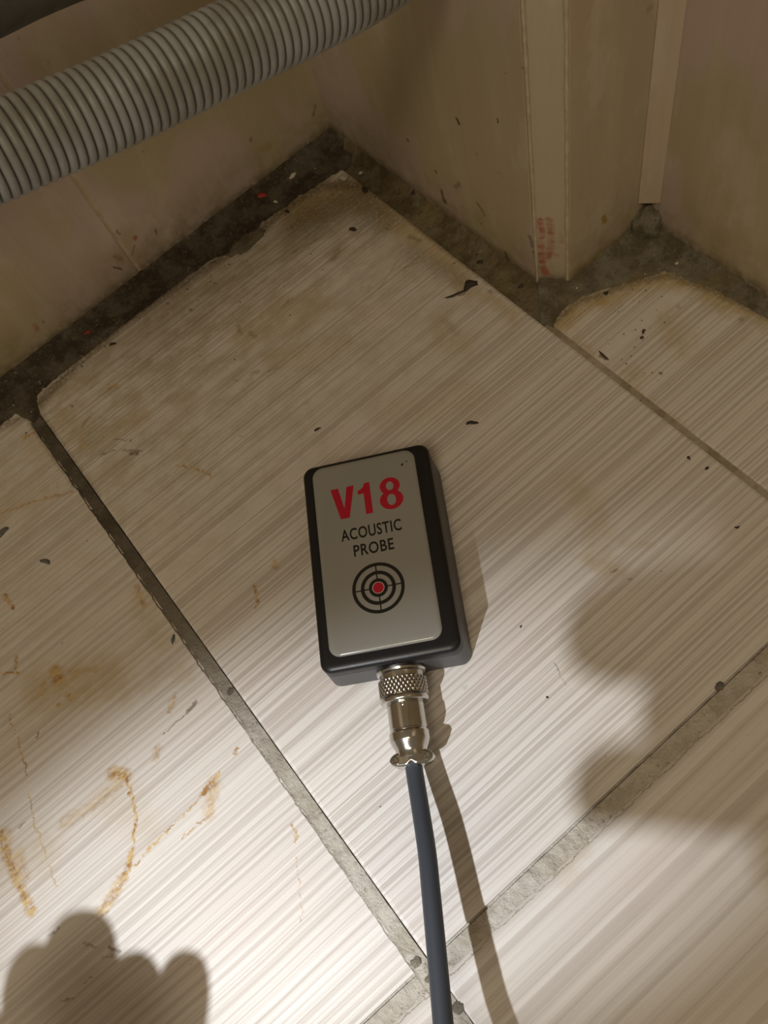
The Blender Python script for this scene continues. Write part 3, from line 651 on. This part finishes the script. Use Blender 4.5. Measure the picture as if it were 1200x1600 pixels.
# ------------------------------------------------------------------ the photographer's hands, outside the frame, in front of the torch
def shade_point(u, v, t):
    Sg = at(u, v); return Sg + (Vector(TORCH) - Sg) * t
def hand(name, label, palm, fingers, t):
    """palm: wrist-side chain [(u, v, radius px)], fingers: chains that start in the palm; all given by where their shadow falls"""
    bm_v, ed, rad = [], [], []
    def add(u, v, r, dt=0.):
        P = shade_point(u, v, t + dt); k = px2m(at(u, v)) * (1 - t - dt); bm_v.append(P); rad.append(r * k); return len(bm_v) - 1
    ids = [add(*p) for p in palm]; ed += list(zip(ids, ids[1:]))
    for root, ch in fingers:
        prev = ids[root]
        for p in ch: i = add(*p); ed.append((prev, i)); prev = i
    me = bpy.data.meshes.new(name); me.from_pydata(bm_v, ed, []); o = bpy.data.objects.new(name, me); col.objects.link(o)
    sk = o.modifiers.new('skin', 'SKIN'); sb = o.modifiers.new('sub', 'SUBSURF'); sb.levels = sb.render_levels = 2
    lay = me.skin_vertices[0] if me.skin_vertices else None
    if lay is None:
        bm = bmesh.new(); bm.from_mesh(me); bm.verts.layers.skin.verify(); bm.to_mesh(me); bm.free(); lay = me.skin_vertices[0]
    for i, r in enumerate(rad): lay.data[i].radius = (r, r)
    lay.data[0].use_root = True
    dg = bpy.context.evaluated_depsgraph_get(); m2 = bpy.data.meshes.new_from_object(o.evaluated_get(dg)); o.modifiers.clear(); o.data = m2
    m2.materials.clear(); m2.materials.append(M['skin'])
    for p in m2.polygons: p.use_smooth = True
    return tag(o, label, 'hand')
hand('hand', 'hand outside the frame whose fingertips shade the bottom left tile',
     [(160, 2050, 110), (165, 1900, 110), (150, 1760, 120), (150, 1690, 110)],
     [(3, [(125, 1610, 95), (122, 1520, 82), (130, 1425, 54)]), (3, [(50, 1650, 80), (50, 1560, 75), (78, 1478, 50)]),
      (3, [(205, 1640, 85), (212, 1575, 66), (192, 1492, 50)]), (3, [(0, 1680, 60), (-15, 1640, 55), (-10, 1590, 48)]),
      (2, [(262, 1690, 90), (284, 1570, 60), (294, 1482, 36)])], .35)
hand('hand', 'hand outside the frame whose two fingers shade the floor by the right hand joint',
     [(1900, 1050, 200), (1650, 1080, 180), (1450, 1120, 190), (1350, 1130, 170)],
     [(3, [(1160, 960, 95), (1000, 975, 80), (880, 990, 58)]), (3, [(1180, 1215, 85), (1040, 1222, 62), (895, 1228, 52)]),
      (3, [(1250, 1090, 90), (1110, 1100, 75), (1000, 1105, 60)]), (2, [(1400, 1330, 110), (1270, 1330, 75), (1180, 1310, 50)]),
      (2, [(1450, 850, 120), (1250, 780, 80), (1120, 800, 60)])], .6)

# ------------------------------------------------------------------ crumbs, flakes and other litter on the floor
M['dark_bit'] = plain('dark_flake', (.045, .035, .022), .7); M['brown_bit'] = plain('brown_flake', (.10, .06, .025), .6)
M['pale_bit'] = plain('pale_crumb', (.62, .58, .47), .8, bump=(900., .0003, .6)); M['red_bit'] = plain('red_flake', (.33, .025, .02), .6); M['grey_bit'] = plain('grey_flake', (.13, .14, .13), .7)
def bit_bm(bm, p, L, W, T, ang, seed):
    ico = bmesh.new(); bmesh.ops.create_icosphere(ico, subdivisions=2 if L > .0012 else 1, radius=1)
    vm = {}
    for v in ico.verts:
        d = 1 + .45 * noise.noise(v.co * 1.3 + Vector((seed, 0, 0))) + .2 * noise.noise(v.co * 3.1 + Vector((seed, 5, 0)))
        x, y, z = v.co.x * L * d, v.co.y * W * d, v.co.z * T * d
        y += .35 * W * math.sin(x / L * 2.5 + seed)
        vm[v.index] = bm.verts.new((p[0] + x * math.cos(ang) - y * math.sin(ang), p[1] + x * math.sin(ang) + y * math.cos(ang), p[2] + max(z, -T * .5) + T * .45))
    for f in ico.faces: bm.faces.new([vm[v.index] for v in f.verts])
    ico.free()
def litter(name, label, cat, px, py, l, w, deg, mat, group, lift=0.):
    a = at(px, py, lift); b = at(px + math.cos(math.radians(deg)), py - math.sin(math.radians(deg)), lift); k = px2m(a)
    bm = bmesh.new(); T = min(w, l) * k * .5 * .6
    bit_bm(bm, (0, 0, 0), l * k * .5, w * k * .5, T, math.atan2(b.y - a.y, b.x - a.x), px * .37)
    o = bmo(name, bm, mat, None, True); o.location = a
    return tag(o, label, cat, group)
FL, CR = 'dark flakes on the floor', 'pale crumbs in the corner'
for a in (
 ('flake','small curved dark flake just above the right top corner of the probe','flake',737,661,20,6,12,'dark_bit',FL),
 ('flake','thin dark splinter just above the left top corner of the probe','flake',496,671,13,4,25,'dark_bit',FL),
 ('flake','dark tadpole shaped flake on the rusty left tile','flake',71,878,20,7,-20,'grey_bit',FL),
 ('flake','pointed dark flake at the left edge of the photo','flake',3,834,26,9,45,'grey_bit',FL),
 ('flake','knobbly brown black clump on the tile in the alcove','flake',1006,518,11,5,62,'brown_bit',FL),
 ('flake','lower bit of the brown black clump in the alcove','flake',1003,528,8,6,0,'brown_bit',FL),
 ('flake','large black clot near the edge of the middle tile below the column','flake',735,447,24,15,35,'dark_bit',FL),
 ('flake','thin dark tail beside the black clot on the middle tile','flake',712,460,36,4,20,'dark_bit',FL),
 ('flake','dark leaf shaped flake at the foot of the column','flake',820,447,22,7,12,'dark_bit',FL),
 ('flake','dark oval bit on the middle tile corner by the olive mortar','flake',570,297,13,8,-20,'dark_bit',FL),
 ('flake','dark lump on the middle tile below the corner crumbs','flake',551,359,13,7,5,'dark_bit',FL),
 ('flake','small dark grain beside the grey mortar smear','flake',449,331,8,6,0,'dark_bit',FL),
 ('flake','dark lump in the black mortar left of the red flake','flake',346,370,13,8,20,'dark_bit',FL),
 ('flake','round black lump in the olive mortar at the right wall','flake',651,303,18,17,0,'dark_bit',FL),
 ('flake','black flake standing in the mortar right of the round lump','flake',697,308,16,9,-60,'dark_bit',FL),
 ('flake','black curled bit beside the column foot','flake',791,396,9,17,10,'dark_bit',FL),
 ('flake','flat dark bit at the edge of the middle tile by the column','flake',750,410,10,6,-5,'dark_bit',FL),
 ('flake','dark seed shaped bit near the top left edge of the middle tile','flake',176,538,12,5,25,'dark_bit',FL),
 ('flake','dark bit on the joint left of the probe','flake',271,998,7,14,10,'grey_bit',FL),
 ('flake','tiny dark speck right of the probe cable connector','flake',855,1090,5,4,0,'dark_bit',FL),
 ('flake','dark speck near the right edge of the middle tile','flake',1152,824,9,4,15,'dark_bit',FL),
 ('flake','tiny dark speck right of the probe bottom corner','flake',814,979,4,4,0,'dark_bit',FL),
 ('flake','dark grain below the right joint of the middle tile','flake',1076,716,6,7,0,'dark_bit',FL),
 ('flake','second dark grain below the right joint of the middle tile','flake',1104,732,8,5,20,'dark_bit',FL),
 ('flake','brown sliver beside the joint in the alcove','flake',943,556,22,4,-38,'brown_bit',FL),
 ('flake','dark crumb at the edge of the alcove tile','flake',947,458,8,6,15,'dark_bit',FL),
 ('flake','small black flake where the joint ends at the lower right','flake',1125,1070,9,9,0,'grey_bit',FL),
 ('crumb','pale crumb lying in the black mortar near the corner','crumb',457,277,17,8,38,'pale_bit',CR),
 ('crumb','pale chip standing in the mortar right of the corner','crumb',590,256,9,12,15,'pale_bit',CR),
 ('crumb','small round pale crumb left of the standing chip','crumb',564,271,7,6,0,'pale_bit',CR),
 ('crumb','flattened pale crumb at the corner of the middle tile','crumb',537,279,15,10,0,'pale_bit',CR),
 ('crumb','small pale crumb at the edge of the black mortar','crumb',431,316,8,5,0,'pale_bit',CR),
 ('crumb','pale curled chip beside the black curled bit','crumb',769,393,8,13,10,'pale_bit',CR),
 ('crumb','tiny bright crumb in the grey mortar of the alcove','crumb',1057,412,6,8,-30,'pale_bit',CR),
 ('crumb','tiny bright crumb in front of the column','crumb',901,450,6,4,30,'pale_bit',CR),
 ('crumb','faint tiny crumb left of the bright one in front of the column','crumb',885,457,5,4,0,'pale_bit',CR),
 ('flake','bright red flake in the black mortar','flake',409,307,19,11,3,'red_bit','red flakes'),
 ('flake','dull red flake further down the black mortar','flake',137,520,12,7,15,'red_bit','red flakes')):
    litter(*a[:8], M[a[8]], a[9], .0008 if 'mortar' in a[1] or 'crumb' in a[0] else 0.)
# two specks on the label
for px, py, r in ((628.5, 726, .0006), (635, 721, .0004)):
    P = inv @ at(px, py, .0261); bm = bmesh.new(); bit_bm(bm, (P.x, P.y, ZP - .00005), r, r * .9, .0001, 0, px); bmo('speck', bm, M['black'], lab)
# fine grit along the mortar
rnd = random.Random(5); bm = bmesh.new()
def grit(x, y, r, z=0.): bit_bm(bm, (x, y, z), r, r * rnd.uniform(.5, 1), r * .6, rnd.uniform(0, 3), rnd.uniform(0, 50))
for i in range(150): grit(rnd.uniform(-.12, .172), .372 - abs(rnd.gauss(.014, .010)), rnd.uniform(.0002, .0006), .0006)
for i in range(90): grit(.172 - abs(rnd.gauss(0, .008)), rnd.uniform(.2, .36), rnd.uniform(.0002, .0006), .0004)
for i in range(40): grit(rnd.uniform(.02, .155), .345 - abs(rnd.gauss(0, .03)), rnd.uniform(.0002, .0005))
for i in range(40): grit(rnd.uniform(.17, .232), rnd.uniform(.12, .186), rnd.uniform(.0002, .0004), .0006)
for i in range(25): grit(rnd.uniform(-.2, .15), rnd.uniform(0, .3), rnd.uniform(.0001, .0003))
tag(bmo('grit', bm, M['brown_bit']), 'fine dark grit scattered along the mortar and tile edges', 'grit', kind='stuff')
bm = bmesh.new()
for i in range(70): grit(rnd.uniform(-.14, .172), .372 - abs(rnd.gauss(.013, .008)), rnd.uniform(.0002, .0005), .0007)
for i in range(30): grit(rnd.uniform(.17, .232), rnd.uniform(.13, .186), rnd.uniform(.0002, .0004), .0007)
tag(bmo('pale_grit', bm, M['pale_bit']), 'fine pale grains scattered in the mortar', 'grit', kind='stuff')
